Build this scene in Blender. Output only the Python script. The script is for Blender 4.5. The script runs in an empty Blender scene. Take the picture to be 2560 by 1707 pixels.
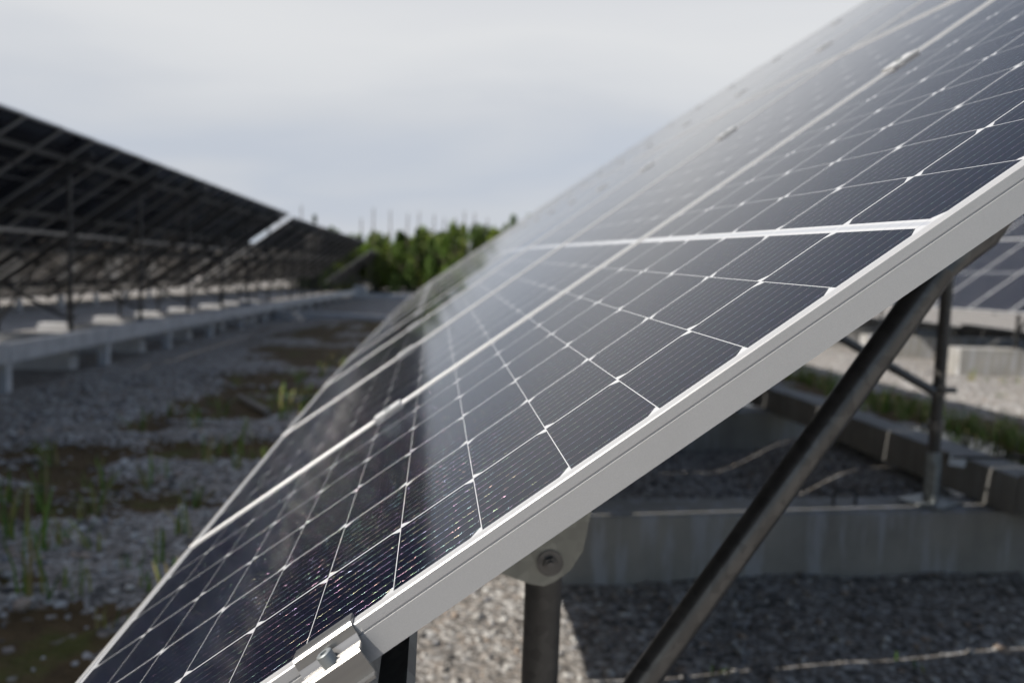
import bpy, bmesh, math, random
import numpy as np
from mathutils import Vector, Matrix

random.seed(7); rng = np.random.default_rng(11)
scene = bpy.context.scene
COL = scene.collection

# ------------------------------------------------------------------ camera
cam_d = bpy.data.cameras.new("camera"); cam = bpy.data.objects.new("camera", cam_d); COL.objects.link(cam)
CAM = Vector((-0.680, -0.456, 0.577))
right = Vector((-0.0844, -0.9958, 0.0348)).normalized(); back = Vector((-0.9916, 0.0869, 0.0940)).normalized()
up = back.cross(right).normalized(); right = up.cross(back).normalized()
cam.matrix_world = Matrix.Translation(CAM) @ Matrix((right, up, back)).transposed().to_4x4()
cam_d.sensor_width = 36.0; cam_d.lens = 2264.9 / 2560 * 36
cam_d.clip_start = 0.02; cam_d.clip_end = 3000
cam_d.dof.use_dof = True; cam_d.dof.focus_distance = 0.80; cam_d.dof.aperture_fstop = 4.8
scene.camera = cam

# ------------------------------------------------------------------ world, sun, exposure
SUN = Vector((-0.325, 1.13, 1.0)).normalized()
EL = math.asin(SUN.z)
world = bpy.data.worlds.new("World"); scene.world = world; world.use_nodes = True
nt = world.node_tree; nt.nodes.clear()
def N(t, kind, **kw):
    n = t.nodes.new(kind)
    for k, v in kw.items(): setattr(n, k, v)
    return n
L = nt.links.new
wo = N(nt, "ShaderNodeOutputWorld")
sky = N(nt, "ShaderNodeTexSky", sky_type='NISHITA', sun_disc=False)
sky.sun_elevation = EL; sky.sun_rotation = math.atan2(SUN.x, SUN.y); sky.air_density = 1.0; sky.dust_density = 1.5
bg1 = N(nt, "ShaderNodeBackground"); bg1.inputs[1].default_value = 0.085; L(sky.outputs[0], bg1.inputs[0])
tc = N(nt, "ShaderNodeTexCoord")
mp = N(nt, "ShaderNodeMapping"); mp.inputs['Rotation'].default_value = (0.05, -0.04, 0.2); mp.inputs['Scale'].default_value = (0.8, 1.1, 4.6)
mp.inputs['Location'].default_value = (0.35, 0.1, 0.33)
L(tc.outputs['Generated'], mp.inputs[0])
ns = N(nt, "ShaderNodeTexNoise"); ns.inputs['Scale'].default_value = 1.7; ns.inputs['Detail'].default_value = 6; ns.inputs['Roughness'].default_value = 0.48
ns.inputs['Distortion'].default_value = 0.35
L(mp.outputs[0], ns.inputs[0])
sep = N(nt, "ShaderNodeSeparateXYZ"); L(tc.outputs['Generated'], sep.inputs[0])
n1 = N(nt, "ShaderNodeMath", operation='MULTIPLY_ADD'); L(ns.outputs['Fac'], n1.inputs[0]); n1.inputs[1].default_value = 0.26; n1.inputs[2].default_value = -0.125
n2 = N(nt, "ShaderNodeMath", operation='ADD'); L(sep.outputs[2], n2.inputs[0]); L(n1.outputs[0], n2.inputs[1])
cr = N(nt, "ShaderNodeValToRGB"); L(n2.outputs[0], cr.inputs[0])
e = cr.color_ramp.elements
STOPS = [(0.0, (.54, .61, .70)), (.04, (.57, .63, .705)), (.068, (.61, .64, .695)), (.095, (.55, .595, .675)), (.145, (.635, .66, .705)), (.19, (.72, .735, .76)), (.24, (.765, .775, .79)), (.34, (.70, .715, .75))]
e[0].position = 0.0; e[0].color = (*STOPS[0][1], 1); e[1].position = STOPS[-1][0]; e[1].color = (*STOPS[-1][1], 1)
for p_, c_ in STOPS[1:-1]:
    q_ = e.new(p_); q_.color = (*c_, 1)
bg2 = N(nt, "ShaderNodeBackground"); L(cr.outputs[0], bg2.inputs[0]); bg2.inputs[1].default_value = 1.0
mx = N(nt, "ShaderNodeMixShader"); 
mr = N(nt, "ShaderNodeMapRange", interpolation_type='SMOOTHSTEP'); L(sep.outputs[2], mr.inputs[0])      # thin cloud low down, clearer blue overhead
mr.inputs[1].default_value = 0.25; mr.inputs[2].default_value = 0.52; mr.inputs[3].default_value = 0.95; mr.inputs[4].default_value = 0.24
# the cloud bank lies ahead of the viewer; the sky behind is clearer
mr2 = N(nt, "ShaderNodeMapRange", interpolation_type='SMOOTHSTEP'); L(sep.outputs[0], mr2.inputs[0])
mr2.inputs[1].default_value = -0.35; mr2.inputs[2].default_value = 0.55; mr2.inputs[3].default_value = 0.03; mr2.inputs[4].default_value = 1.0
mm_ = N(nt, "ShaderNodeMath", operation='MULTIPLY'); L(mr.outputs[0], mm_.inputs[0]); L(mr2.outputs[0], mm_.inputs[1])
L(mm_.outputs[0], mx.inputs[0])
L(bg1.outputs[0], mx.inputs[1]); L(bg2.outputs[0], mx.inputs[2]); L(mx.outputs[0], wo.inputs[0])

sun_d = bpy.data.lights.new("sun", 'SUN'); sun_d.energy = 4.5; sun_d.angle = math.radians(0.45); sun_d.color = (1.0, 0.945, 0.87)
sun = bpy.data.objects.new("sun", sun_d); COL.objects.link(sun)
sun.rotation_euler = SUN.to_track_quat('Z', 'Y').to_euler(); sun.location = (0, 0, 30)

scene.view_settings.view_transform = 'Standard'; scene.view_settings.look = 'None'
scene.view_settings.exposure = 0.0; scene.view_settings.gamma = 1.0; scene.view_settings.use_curve_mapping = False
scene.cycles.max_bounces = 8; scene.cycles.glossy_bounces = 4; scene.cycles.use_denoising = True
scene.cycles.caustics_reflective = False; scene.cycles.caustics_refractive = False
scene.cycles.sample_clamp_indirect = 6.0; scene.cycles.sample_clamp_direct = 40.0

# ------------------------------------------------------------------ helpers
TH = math.radians(36); CT, ST = math.cos(TH), math.sin(TH)
def link_mesh(name, verts, faces, mat, parent=None, smooth=False):
    me = bpy.data.meshes.new(name); me.from_pydata([tuple(v) for v in verts], [], faces); me.update()
    if mat: me.materials.append(mat)
    if smooth: me.polygons.foreach_set("use_smooth", [True] * len(me.polygons))
    o = bpy.data.objects.new(name, me); COL.objects.link(o)
    if parent: o.parent = parent
    return o
def tag(o, label=None, cat=None, group=None, kind=None):
    if label: o["label"] = label
    if cat: o["category"] = cat
    if group: o["group"] = group
    if kind: o["kind"] = kind
    return o
def empty(name, loc, rz=0.0):
    o = bpy.data.objects.new(name, None); o.empty_display_size = 0.1; COL.objects.link(o); o.location = loc; o.rotation_euler = (0, 0, rz); return o
class MB:
    """collects shapes of ONE part"""
    def __init__(s): s.v = []; s.f = []
    def add(s, vs, fs):
        b = len(s.v); s.v += [Vector(p) for p in vs]; s.f += [tuple(i + b for i in q) for q in fs]; return s
    def box(s, lo, hi, M=None, bev=0.0):
        bm = bmesh.new(); bmesh.ops.create_cube(bm, size=1.0)
        c = [(a + b) / 2 for a, b in zip(lo, hi)]; d = [b - a for a, b in zip(lo, hi)]
        for v in bm.verts: v.co = Vector((c[0] + v.co.x * d[0], c[1] + v.co.y * d[1], c[2] + v.co.z * d[2]))
        if bev: bmesh.ops.bevel(bm, geom=bm.edges[:], offset=bev, segments=2, affect='EDGES', profile=0.6)
        if M: bm.transform(M)
        bm.verts.index_update(); s.add([v.co.copy() for v in bm.verts], [[v.index for v in f.verts] for f in bm.faces]); bm.free(); return s
    def tube(s, a, b, r, n=16, r2=None, cap=True):
        a, b = Vector(a), Vector(b); r2 = r if r2 is None else r2
        z = (b - a).normalized(); x = z.orthogonal().normalized(); y = z.cross(x)
        vs = [a + (x * math.cos(t) + y * math.sin(t)) * r for t in [2 * math.pi * i / n for i in range(n)]] + \
             [b + (x * math.cos(t) + y * math.sin(t)) * r2 for t in [2 * math.pi * i / n for i in range(n)]]
        fs = [(i, (i + 1) % n, n + (i + 1) % n, n + i) for i in range(n)]
        if cap: fs += [tuple(range(n))[::-1], tuple(range(n, 2 * n))]
        return s.add(vs, fs)
    def path(s, pts, r, n=8):
        for a, b in zip(pts, pts[1:]): s.tube(a, b, r, n)
        return s
    def prism(s, poly, a, b):
        """poly: 3-D outline; extruded by vector from a to b offsets"""
        n = len(poly); a, b = Vector(a), Vector(b)
        vs = [Vector(p) + a for p in poly] + [Vector(p) + b for p in poly]
        fs = [(i, (i + 1) % n, n + (i + 1) % n, n + i) for i in range(n)] + [tuple(range(n))[::-1], tuple(range(n, 2 * n))]
        return s.add(vs, fs)
    def build(s, name, mat, parent=None, smooth=False):
        o = link_mesh(name, s.v, s.f, mat, parent)
        bm = bmesh.new(); bm.from_mesh(o.data); bmesh.ops.recalc_face_normals(bm, faces=bm.faces)
        if smooth:
            for f in bm.faces: f.smooth = True
            for ed in bm.edges:
                if len(ed.link_faces) == 2 and ed.calc_face_angle(0) > 0.6: ed.smooth = False
        bm.to_mesh(o.data); bm.free(); return o

def sstep(x, a, b):
    t = np.clip((np.asarray(x, float) - a) / (b - a), 0, 1); return t * t * (3 - 2 * t)
_xs = np.linspace(-60, 140, 2001)
_sl = 0.018 * np.clip((_xs - 2) / 3, 0, 1) + 0.009 * np.clip((_xs - 8) / 8, 0, 1)
_sl = np.where(_xs > 100, 0, _sl)
_D = np.concatenate([[0], np.cumsum((_sl[1:] + _sl[:-1]) / 2 * np.diff(_xs))])
def D(x): return np.interp(x, _xs, _D)
def vnoise(x, y, seed=0):
    """smooth value noise in numpy"""
    xi = np.floor(x).astype(int); yi = np.floor(y).astype(int); fx = x - xi; fy = y - yi
    def h(a, b):
        n = (a * 374761393 + b * 668265263 + seed * 982451653) & 0x7fffffff
        n = (n ^ (n >> 13)) * 1274126177 & 0x7fffffff
        return ((n ^ (n >> 16)) & 0xffff) / 65535.0
    u = fx * fx * (3 - 2 * fx); v = fy * fy * (3 - 2 * fy)
    return (h(xi, yi) * (1 - u) + h(xi + 1, yi) * u) * (1 - v) + (h(xi, yi + 1) * (1 - u) + h(xi + 1, yi + 1) * u) * v
def fbm(x, y, o=4, seed=0):
    s = 0; a = 0.5; f = 1.0
    for i in range(o): s = s + a * vnoise(x * f, y * f, seed + i); a *= 0.5; f *= 2.03
    return s
MOSS = [(6.13, 1.44, 0.3, 0.85), (8.68, 1.37, 0.75, 0.67), (11.13, 1.51, 0.88, 0.62), (14.91, 1.71, 1.05, 0.67), (5.55, 2.13, 0.45, 0.36),
        (4.53, 1.81, 0.24, 0.28), (2.55, 0.89, 0.22, 0.3), (4.83, 1.2, 0.18, 0.16), (2.93, 1.07, 0.12, 0.14), (18.81, 1.72, 1.11, 0.75),
        (25.46, 1.48, 1.58, 1.0), (7.39, 2.05, 0.27, 0.23), (6.32, 0.97, 0.29, 0.3), (3.2, 1.5, 0.16, 0.2), (2.1, 0.65, 0.2, 0.2),
        (12.2, -6.5, 1.8, 0.3), (9.6, -6.5, 1.4, 0.32), (7.4, -6.45, 1.2, 0.3), (21, 1.6, 1.0, .9), (12.9, 0.8, 0.8, 0.4)]
def moss(x, y):
    m = np.zeros(np.shape(x)); w = 0.75 * (fbm(x * 1.9, y * 1.3, 5, 5) - 0.47) + 0.25 * (fbm(x * 6, y * 5, 3, 8) - 0.44)
    for (a, b, rx, ry) in MOSS:
        r = np.sqrt(((x - a) / (rx * 1.3)) ** 2 + ((y - b) / (ry * 1.4)) ** 2)
        m = np.maximum(m, 1 - sstep(r * .8 + 3.6 * w, 0.5, 1.35))
    return m
def gz(x, y):
    x = np.asarray(x, float); y = np.asarray(y, float)
    z = -0.92 - D(x)
    bank = sstep(x, 3.7, 4.4) * (1 - sstep(x, 5.8, 6.4)); z = z + 0.27 * sstep(-y, 2.5, 3.25) * bank            # gravel banked up against the wall behind the front row
    z = z + sstep(-y, 3.45, 3.8) * (-0.18 - 0.27 * bank) + sstep(-y, 6.5, 8.3) * 0.26     # wet ditch behind the wall, rising to the next row
    z = z - 0.12 * np.exp(-(((x - 8.4) / 2.9) ** 2 + ((y + 5.0) / 1.3) ** 2) ** 2)
    near = np.exp(-(np.hypot(x, y) / 40) ** 2)
    z = z + near * (0.09 * (fbm(x * 0.7, y * 0.7, 3, 21) - 0.45) + 0.035 * (fbm(x * 3.1, y * 3.1, 3, 31) - 0.45))
    z = z - 0.07 * moss(x, y) * (y > 0) - 0.15 * sstep(y, 2.4, 4.0)
    return z
def gzs(x, y): return float(gz(np.array([x]), np.array([y]))[0])

# ------------------------------------------------------------------ materials
def mat_new(name):
    m = bpy.data.materials.new(name); m.use_nodes = True; t = m.node_tree
    return m, t, t.nodes["Principled BSDF"]
def mth(t, op, a, b=None, c=None, clamp=False):
    n = t.nodes.new("ShaderNodeMath"); n.operation = op; n.use_clamp = clamp
    for i, q in enumerate((a, b, c)):
        if q is None: continue
        if isinstance(q, (int, float)): n.inputs[i].default_value = q
        else: t.links.new(q, n.inputs[i])
    return n.outputs[0]
def mixc(t, f, a, b, mode='MIX'):
    n = t.nodes.new("ShaderNodeMix"); n.data_type = 'RGBA'; n.blend_type = mode; n.clamp_factor = True
    for i, q in ((0, f), (6, a), (7, b)):
        if isinstance(q, (int, float)): n.inputs[i].default_value = q
        elif isinstance(q, tuple): n.inputs[i].default_value = (*q, 1) if len(q) == 3 else q
        else: t.links.new(q, n.inputs[i])
    return n.outputs[2]
def noise(t, vec, scale, detail=3, rough=0.55, dist=0.0):
    n = t.nodes.new("ShaderNodeTexNoise"); n.inputs['Scale'].default_value = scale; n.inputs['Detail'].default_value = detail
    n.inputs['Roughness'].default_value = rough; n.inputs['Distortion'].default_value = dist
    t.links.new(vec, n.inputs[0]); return n.outputs['Fac']
def ramp(t, f, stops):
    n = t.nodes.new("ShaderNodeValToRGB"); t.links.new(f, n.inputs[0]); e = n.color_ramp.elements
    while len(e) < len(stops): e.new(0.5)
    for q, (p, c) in zip(e, stops):
        q.position = p; q.color = (*c, 1) if isinstance(c, tuple) else (c, c, c, 1)
    return n.outputs[0]
def scaled(t, vec, s):
    n = t.nodes.new("ShaderNodeMapping"); n.inputs['Scale'].default_value = s; t.links.new(vec, n.inputs[0]); return n.outputs[0]
def bump(t, h, strength, dist, prev=None):
    n = t.nodes.new("ShaderNodeBump"); n.inputs['Strength'].default_value = strength; n.inputs['Distance'].default_value = dist
    t.links.new(h, n.inputs['Height'])
    if prev: t.links.new(prev, n.inputs['Normal'])
    return n.outputs[0]

W, H = 1.041, 2.094
CW, CH, G, GY, MID, MX = 0.1653, 0.0842, 0.0027, 0.0008, 0.014, 0.018
def make_cells():
    m, t, b = mat_new("solar_cells"); lk = t.links.new
    tc = t.nodes.new("ShaderNodeTexCoord"); sp = t.nodes.new("ShaderNodeSeparateXYZ"); lk(tc.outputs['Object'], sp.inputs[0])
    x, y = sp.outputs[0], sp.outputs[1]
    xs = mth(t, 'ADD', x, W / 2 - MX)
    cx = mth(t, 'DIVIDE', xs, CW + G); col = mth(t, 'FLOOR', cx); fx = mth(t, 'MULTIPLY', mth(t, 'FRACT', cx), CW + G)
    ya = mth(t, 'SUBTRACT', mth(t, 'ABSOLUTE', y), MID / 2)
    cy = mth(t, 'DIVIDE', ya, CH + GY); row = mth(t, 'FLOOR', cy); fy = mth(t, 'MULTIPLY', mth(t, 'FRACT', cy), CH + GY)
    inx = mth(t, 'MULTIPLY', mth(t, 'LESS_THAN', fx, CW), mth(t, 'MULTIPLY', mth(t, 'GREATER_THAN', xs, 0.0), mth(t, 'LESS_THAN', col, 5.5)))
    iny = mth(t, 'MULTIPLY', mth(t, 'LESS_THAN', fy, CH), mth(t, 'MULTIPLY', mth(t, 'GREATER_THAN', ya, 0.0), mth(t, 'LESS_THAN', row, 11.5)))
    par = mth(t, 'MODULO', col, 2.0)                                   # right-most column (5) is odd: cut corners towards the middle
    ex = mth(t, 'MINIMUM', fx, mth(t, 'SUBTRACT', CW, fx))
    ey = mth(t, 'ADD', mth(t, 'MULTIPLY', par, fy), mth(t, 'MULTIPLY', mth(t, 'SUBTRACT', 1.0, par), mth(t, 'SUBTRACT', CH, fy)))
    cham = mth(t, 'GREATER_THAN', mth(t, 'ADD', ex, mth(t, 'MULTIPLY', ey, 1.0)), 0.0105)
    cell = mth(t, 'MULTIPLY', mth(t, 'MULTIPLY', inx, iny), cham)
    # round bus wires, nine per cell, running up the slope
    bx = mth(t, 'MULTIPLY', fx, 9 / CW); bf = mth(t, 'SUBTRACT', mth(t, 'FRACT', bx), 0.5); bd = mth(t, 'MULTIPLY', bf, CW / 9)
    pad = mth(t, 'LESS_THAN', mth(t, 'FRACT', mth(t, 'MULTIPLY', ya, 1 / 0.0120)), 0.26)
    hw = mth(t, 'ADD', 0.00019, mth(t, 'MULTIPLY', pad, 0.00014))
    wire = mth(t, 'MULTIPLY', mth(t, 'LESS_THAN', mth(t, 'ABSOLUTE', bd), hw), mth(t, 'MULTIPLY', inx, mth(t, 'LESS_THAN', row, 11.5)))
    wid = mth(t, 'ADD', mth(t, 'FLOOR', bx), mth(t, 'MULTIPLY', col, 9.0))
    cb = t.nodes.new("ShaderNodeCombineXYZ"); lk(wid, cb.inputs[0]); lk(mth(t, 'FLOOR', mth(t, 'MULTIPLY', y, 210.0)), cb.inputs[1])
    wn = t.nodes.new("ShaderNodeTexWhiteNoise"); wn.noise_dimensions = '2D'; lk(cb.outputs[0], wn.inputs[0])
    ws = t.nodes.new("ShaderNodeSeparateColor"); lk(wn.outputs['Color'], ws.inputs[0])
    hs = t.nodes.new("ShaderNodeHueSaturation"); hs.inputs['Color'].default_value = (0.95, 0.62, 0.45, 1); lk(ws.outputs[2], hs.inputs['Hue'])
    hs.inputs['Saturation'].default_value = 1.15
    wcol = mixc(t, 0.5, (0.72, 0.72, 0.74), hs.outputs[0])
    # the thin silver fingers across each cell lighten it a touch
    fing = mth(t, 'LESS_THAN', mth(t, 'FRACT', mth(t, 'MULTIPLY', y, 1 / 0.00165)), 0.05)
    tone = noise(t, tc.outputs['Object'], 3.0, 2)
    cellc = mixc(t, tone, (0.0035, 0.0048, 0.0125), (0.0055, 0.0075, 0.019))
    cellc = mixc(t, mth(t, 'MULTIPLY', fing, 0.10), cellc, (0.5, 0.5, 0.52))
    dn_ = noise(t, tc.outputs['Object'], 2.2, 5, 0.65)
    low = mth(t, 'MULTIPLY', mth(t, 'GREATER_THAN', mth(t, 'MULTIPLY', y, -1.0), H / 2 - 0.045), 0.02)   # dust gathered along the lower frame
    cellc = mixc(t, mth(t, 'ADD', low, mth(t, 'MULTIPLY', ramp(t, dn_, [(0.45, 0.0), (0.75, 1.0)]), 0.006)), cellc, (0.42, 0.40, 0.37))
    col0 = mixc(t, cell, (0.62, 0.63, 0.64), cellc)
    # the ribbon across the middle gap
    mid = mth(t, 'MULTIPLY', mth(t, 'LESS_THAN', mth(t, 'ABSOLUTE', y), 0.0028), inx)
    col1 = mixc(t, mid, col0, (0.48, 0.50, 0.53))
    lk(mixc(t, wire, col1, wcol), b.inputs['Base Color'])
    lk(mth(t, 'MULTIPLY', wire, 0.9), b.inputs['Metallic'])
    lk(mth(t, 'SUBTRACT', 0.4, mth(t, 'MULTIPLY', wire, 0.25)), b.inputs['Roughness'])
    lk(mth(t, 'MULTIPLY', wire, 0.5), b.inputs['Specular IOR Level'])
    # normal of a round wire with small irregular facets
    tx = mth(t, 'DIVIDE', bd, hw)
    jy = mth(t, 'MULTIPLY', mth(t, 'SUBTRACT', ws.outputs[0], 0.5), 0.16)
    jx = mth(t, 'ADD', mth(t, 'MULTIPLY', tx, 1.2), mth(t, 'MULTIPLY', mth(t, 'SUBTRACT', ws.outputs[1], 0.5), 0.8))
    cv = t.nodes.new("ShaderNodeCombineXYZ"); lk(mth(t, 'MULTIPLY', wire, jx), cv.inputs[0]); lk(mth(t, 'MULTIPLY', wire, jy), cv.inputs[1]); cv.inputs[2].default_value = 1.0
    vt = t.nodes.new("ShaderNodeVectorTransform"); vt.vector_type = 'NORMAL'; vt.convert_from = 'OBJECT'; vt.convert_to = 'WORLD'; lk(cv.outputs[0], vt.inputs[0])
    # keep the back of the laminate facing its own way
    ge = t.nodes.new("ShaderNodeNewGeometry"); vm = t.nodes.new("ShaderNodeVectorMath"); vm.operation = 'NORMALIZE'; lk(vt.outputs[0], vm.inputs[0])
    mv = t.nodes.new("ShaderNodeMix"); mv.data_type = 'VECTOR'; lk(wire, mv.inputs[0]); lk(ge.outputs['Normal'], mv.inputs[4]); lk(vm.outputs[0], mv.inputs[5])
    lk(mv.outputs[1], b.inputs['Normal'])
    b.inputs['Coat Weight'].default_value = 1.0; b.inputs['Coat IOR'].default_value = 1.175
    dirt = noise(t, tc.outputs['Object'], 7.0, 4, 0.6)
    lk(mth(t, 'ADD', 0.045, mth(t, 'MULTIPLY', dirt, 0.06)), b.inputs['Coat Roughness'])
    return m
def make_alu(name, col, rough, metal=0.85, scale=900, amt=0.25, streak=None):
    m, t, b = mat_new(name); tc = t.nodes.new("ShaderNodeTexCoord"); v = tc.outputs['Object']
    if streak: v = scaled(t, v, streak)
    f = noise(t, v, scale, 2, 0.7)
    c = mixc(t, f, tuple(q * (1 - amt) for q in col), tuple(min(1, q * (1 + amt)) for q in col))
    big = noise(t, tc.outputs['Object'], 9, 4)
    t.links.new(mixc(t, mth(t, 'MULTIPLY', ramp(t, big, [(0.5, 0.0), (0.8, 1.0)]), 0.18), c, tuple(q * 0.55 for q in col)), b.inputs['Base Color'])
    b.inputs['Metallic'].default_value = metal
    t.links.new(mth(t, 'ADD', rough - 0.05, mth(t, 'MULTIPLY', f, 0.1)), b.inputs['Roughness'])
    t.links.new(bump(t, f, 0.12, 0.0006), b.inputs['Normal'])
    return m
def make_galv(name, col, rough=0.42, metal=0.55):
    m, t, b = mat_new(name); tc = t.nodes.new("ShaderNodeTexCoord")
    vo = t.nodes.new("ShaderNodeTexVoronoi"); vo.inputs['Scale'].default_value = 60; t.links.new(tc.outputs['Object'], vo.inputs[0])
    sp = t.nodes.new("ShaderNodeSeparateColor"); t.links.new(vo.outputs['Color'], sp.inputs[0])
    n = noise(t, scaled(t, tc.outputs['Object'], (1, 1, 0.15)), 18, 4)
    c = mixc(t, sp.outputs[0], tuple(q * 0.8 for q in col), tuple(q * 1.15 for q in col))
    c = mixc(t, mth(t, 'MULTIPLY', ramp(t, n, [(0.45, 0.0), (0.75, 1.0)]), 0.5), c, tuple(q * 0.55 for q in col))
    t.links.new(c, b.inputs['Base Color']); b.inputs['Metallic'].default_value = metal
    t.links.new(mth(t, 'ADD', rough, mth(t, 'MULTIPLY', n, 0.15)), b.inputs['Roughness'])
    return m
def make_concrete(name, col, stain=0.5):
    m, t, b = mat_new(name); tc = t.nodes.new("ShaderNodeTexCoord"); ge = t.nodes.new("ShaderNodeNewGeometry"); v = ge.outputs['Position']
    a = noise(t, v, 3.0, 5, 0.6); s = noise(t, scaled(t, v, (9, 9, 1.1)), 1.3, 4, 0.65); f = noise(t, v, 70, 3, 0.7)
    c = mixc(t, ramp(t, a, [(0.3, 0.0), (0.7, 1.0)]), tuple(q * 0.78 for q in col), tuple(q * 1.12 for q in col))
    c = mixc(t, mth(t, 'MULTIPLY', ramp(t, s, [(0.50, 0.0), (0.60, 1.0)]), stain), c, (0.58, 0.60, 0.64))
    s2 = noise(t, scaled(t, v, (3, 3, 0.5)), 2.3, 4, 0.6)
    c = mixc(t, mth(t, 'MULTIPLY', ramp(t, s2, [(0.55, 0.0), (0.75, 1.0)]), stain * .5), c, tuple(q * 0.55 for q in col))
    c = mixc(t, mth(t, 'MULTIPLY', ramp(t, f, [(0.62, 0.0), (0.72, 1.0)]), 0.5), c, tuple(q * 0.4 for q in col))
    t.links.new(c, b.inputs['Base Color']); b.inputs['Roughness'].default_value = 0.9
    t.links.new(bump(t, f, 0.5, 0.004), b.inputs['Normal'])
    return m
def make_ground():
    m, t, b = mat_new("gravel_ground"); ge = t.nodes.new("ShaderNodeNewGeometry"); v = ge.outputs['Position']; lk = t.links.new
    at = t.nodes.new("ShaderNodeAttribute"); at.attribute_name = "moss"
    def vor(s, rnd=1.0):
        n = t.nodes.new("ShaderNodeTexVoronoi"); n.inputs['Scale'].default_value = s; lk(v, n.inputs[0]); return n
    v1, v2, v3 = vor(26), vor(58), vor(11)
    s1 = t.nodes.new("ShaderNodeSeparateColor"); lk(v1.outputs['Color'], s1.inputs[0])
    s2 = t.nodes.new("ShaderNodeSeparateColor"); lk(v2.outputs['Color'], s2.inputs[0])
    stops = [(0.0, (0.09, 0.088, 0.085)), (0.22, (0.24, 0.225, 0.21)), (0.42, (0.44, 0.42, 0.395)), (0.6, (0.38, 0.325, 0.28)), (0.75, (0.58, 0.565, 0.54)), (1.0, (0.74, 0.725, 0.70))]
    a = ramp(t, s1.outputs[0], stops); c2 = ramp(t, s2.outputs[1], stops)
    pick = mth(t, 'GREATER_THAN', s1.outputs[1], 0.45)
    c = mixc(t, pick, c2, a)
    edge = mth(t, 'MULTIPLY', ramp(t, mixc(t, pick, v2.outputs['Distance'], v1.outputs['Distance']), [(0.35, 0.0), (0.75, 1.0)]), 0.6)
    c = mixc(t, edge, c, (0.11, 0.10, 0.09))
    big = noise(t, v, 0.55, 5, 0.6)
    c = mixc(t, mth(t, 'MULTIPLY', ramp(t, big, [(0.45, 0.0), (0.7, 1.0)]), 0.45), c, (0.27, 0.235, 0.19))
    dn = noise(t, v, 9, 4, 0.65)
    soil = mixc(t, dn, (0.035, 0.023, 0.012), (0.20, 0.135, 0.065))
    green = mixc(t, dn, (0.045, 0.055, 0.012), (0.16, 0.165, 0.04))
    gn = noise(t, v, 2.3, 4, 0.6)
    soil = mixc(t, ramp(t, gn, [(0.55, 0.0), (0.66, 0.8)]), soil, green)
    mm = mth(t, 'MULTIPLY', at.outputs['Fac'], 1.0)
    mk = mth(t, 'ADD', mm, mth(t, 'MULTIPLY', mth(t, 'SUBTRACT', s1.outputs[2], 0.5), 0.85))
    mk = mth(t, 'MULTIPLY', ramp(t, mk, [(0.38, 0.0), (0.52, 1.0)]), mth(t, 'GREATER_THAN', mm, 0.02))
    c = mixc(t, mk, c, soil)
    lk(c, b.inputs['Base Color']); b.inputs['Roughness'].default_value = 0.92; b.inputs['Specular IOR Level'].default_value = 0.25
    h = mth(t, 'SUBTRACT', 1.0, mth(t, 'ADD', mth(t, 'MULTIPLY', v1.outputs['Distance'], 0.7), mth(t, 'MULTIPLY', v2.outputs['Distance'], 0.3)))
    lk(bump(t, h, 0.9, 0.022), b.inputs['Normal'])
    return m
def make_attr(name, attr, rough=0.9, sub=0.0):
    m, t, b = mat_new(name); at = t.nodes.new("ShaderNodeAttribute"); at.attribute_name = attr
    t.links.new(at.outputs['Color'], b.inputs['Base Color']); b.inputs['Roughness'].default_value = rough
    b.inputs['Specular IOR Level'].default_value = 0.25
    return m
def make_plain(name, col, rough=0.5, metal=0.0, n=20, amt=0.2):
    m, t, b = mat_new(name); tc = t.nodes.new("ShaderNodeTexCoord"); f = noise(t, tc.outputs['Object'], n, 3)
    t.links.new(mixc(t, f, tuple(q * (1 - amt) for q in col), tuple(q * (1 + amt) for q in col)), b.inputs['Base Color'])
    b.inputs['Roughness'].default_value = rough; b.inputs['Metallic'].default_value = metal
    return m
M = dict(cells=make_cells(),
         frame=make_alu("anodised_frame", (0.59, 0.59, 0.585), 0.36, 0.25, 1500, 0.2),
         clamp=make_alu("mill_aluminium", (0.36, 0.355, 0.345), 0.30, 0.8, 60, 0.3, (1, 0.04, 1)),
         midclamp=make_alu("satin_aluminium", (0.72, 0.72, 0.71), 0.45, 0.2, 300, 0.1),
         bolt=make_galv("zinc_bolt", (0.42, 0.45, 0.45), 0.45, 0.6),
         galv=make_galv("galvanised_steel", (0.30, 0.30, 0.295)),
         galv_dark=make_galv("weathered_steel", (0.17, 0.168, 0.165), 0.27, 0.75),
         post=make_galv("brown_weathered_steel", (0.125, 0.118, 0.11), 0.45, 0.4),
         rafter=make_galv("dark_rafter_steel", (0.08, 0.08, 0.082), 0.5, 0.3),
         plate=make_galv("yellow_passivated_plate", (0.40, 0.40, 0.355), 0.42, 0.4),
         black=make_plain("black_rubber", (0.015, 0.015, 0.016), 0.5),
         concrete=make_concrete("concrete", (0.42, 0.405, 0.37), 0.6),
         curb=make_concrete("curb_concrete", (0.72, 0.72, 0.72), 0.2),
         wallc=make_concrete("wall_concrete", (0.33, 0.325, 0.31), 0.15), ground=make_ground(),
         stone=make_attr("loose_stone", "tint"), leaf=make_attr("leaf", "tint", 0.6),
         grass=make_attr("grass_blade", "tint", 0.5), wood=make_plain("grey_wood", (0.30, 0.27, 0.23), 0.85, 0, 30, 0.3),
         bark=make_plain("bark", (0.16, 0.13, 0.10), 0.9, 0, 8, 0.3), tagm=make_plain("white_tag", (0.75, 0.76, 0.78), 0.5, 0, 10, 0.05),
         )
wm, wt, wb = mat_new("still_water"); wb.inputs['Base Color'].default_value = (0.03, 0.028, 0.02, 1); wb.inputs['Roughness'].default_value = 0.03; wb.inputs['IOR'].default_value = 1.33
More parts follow.
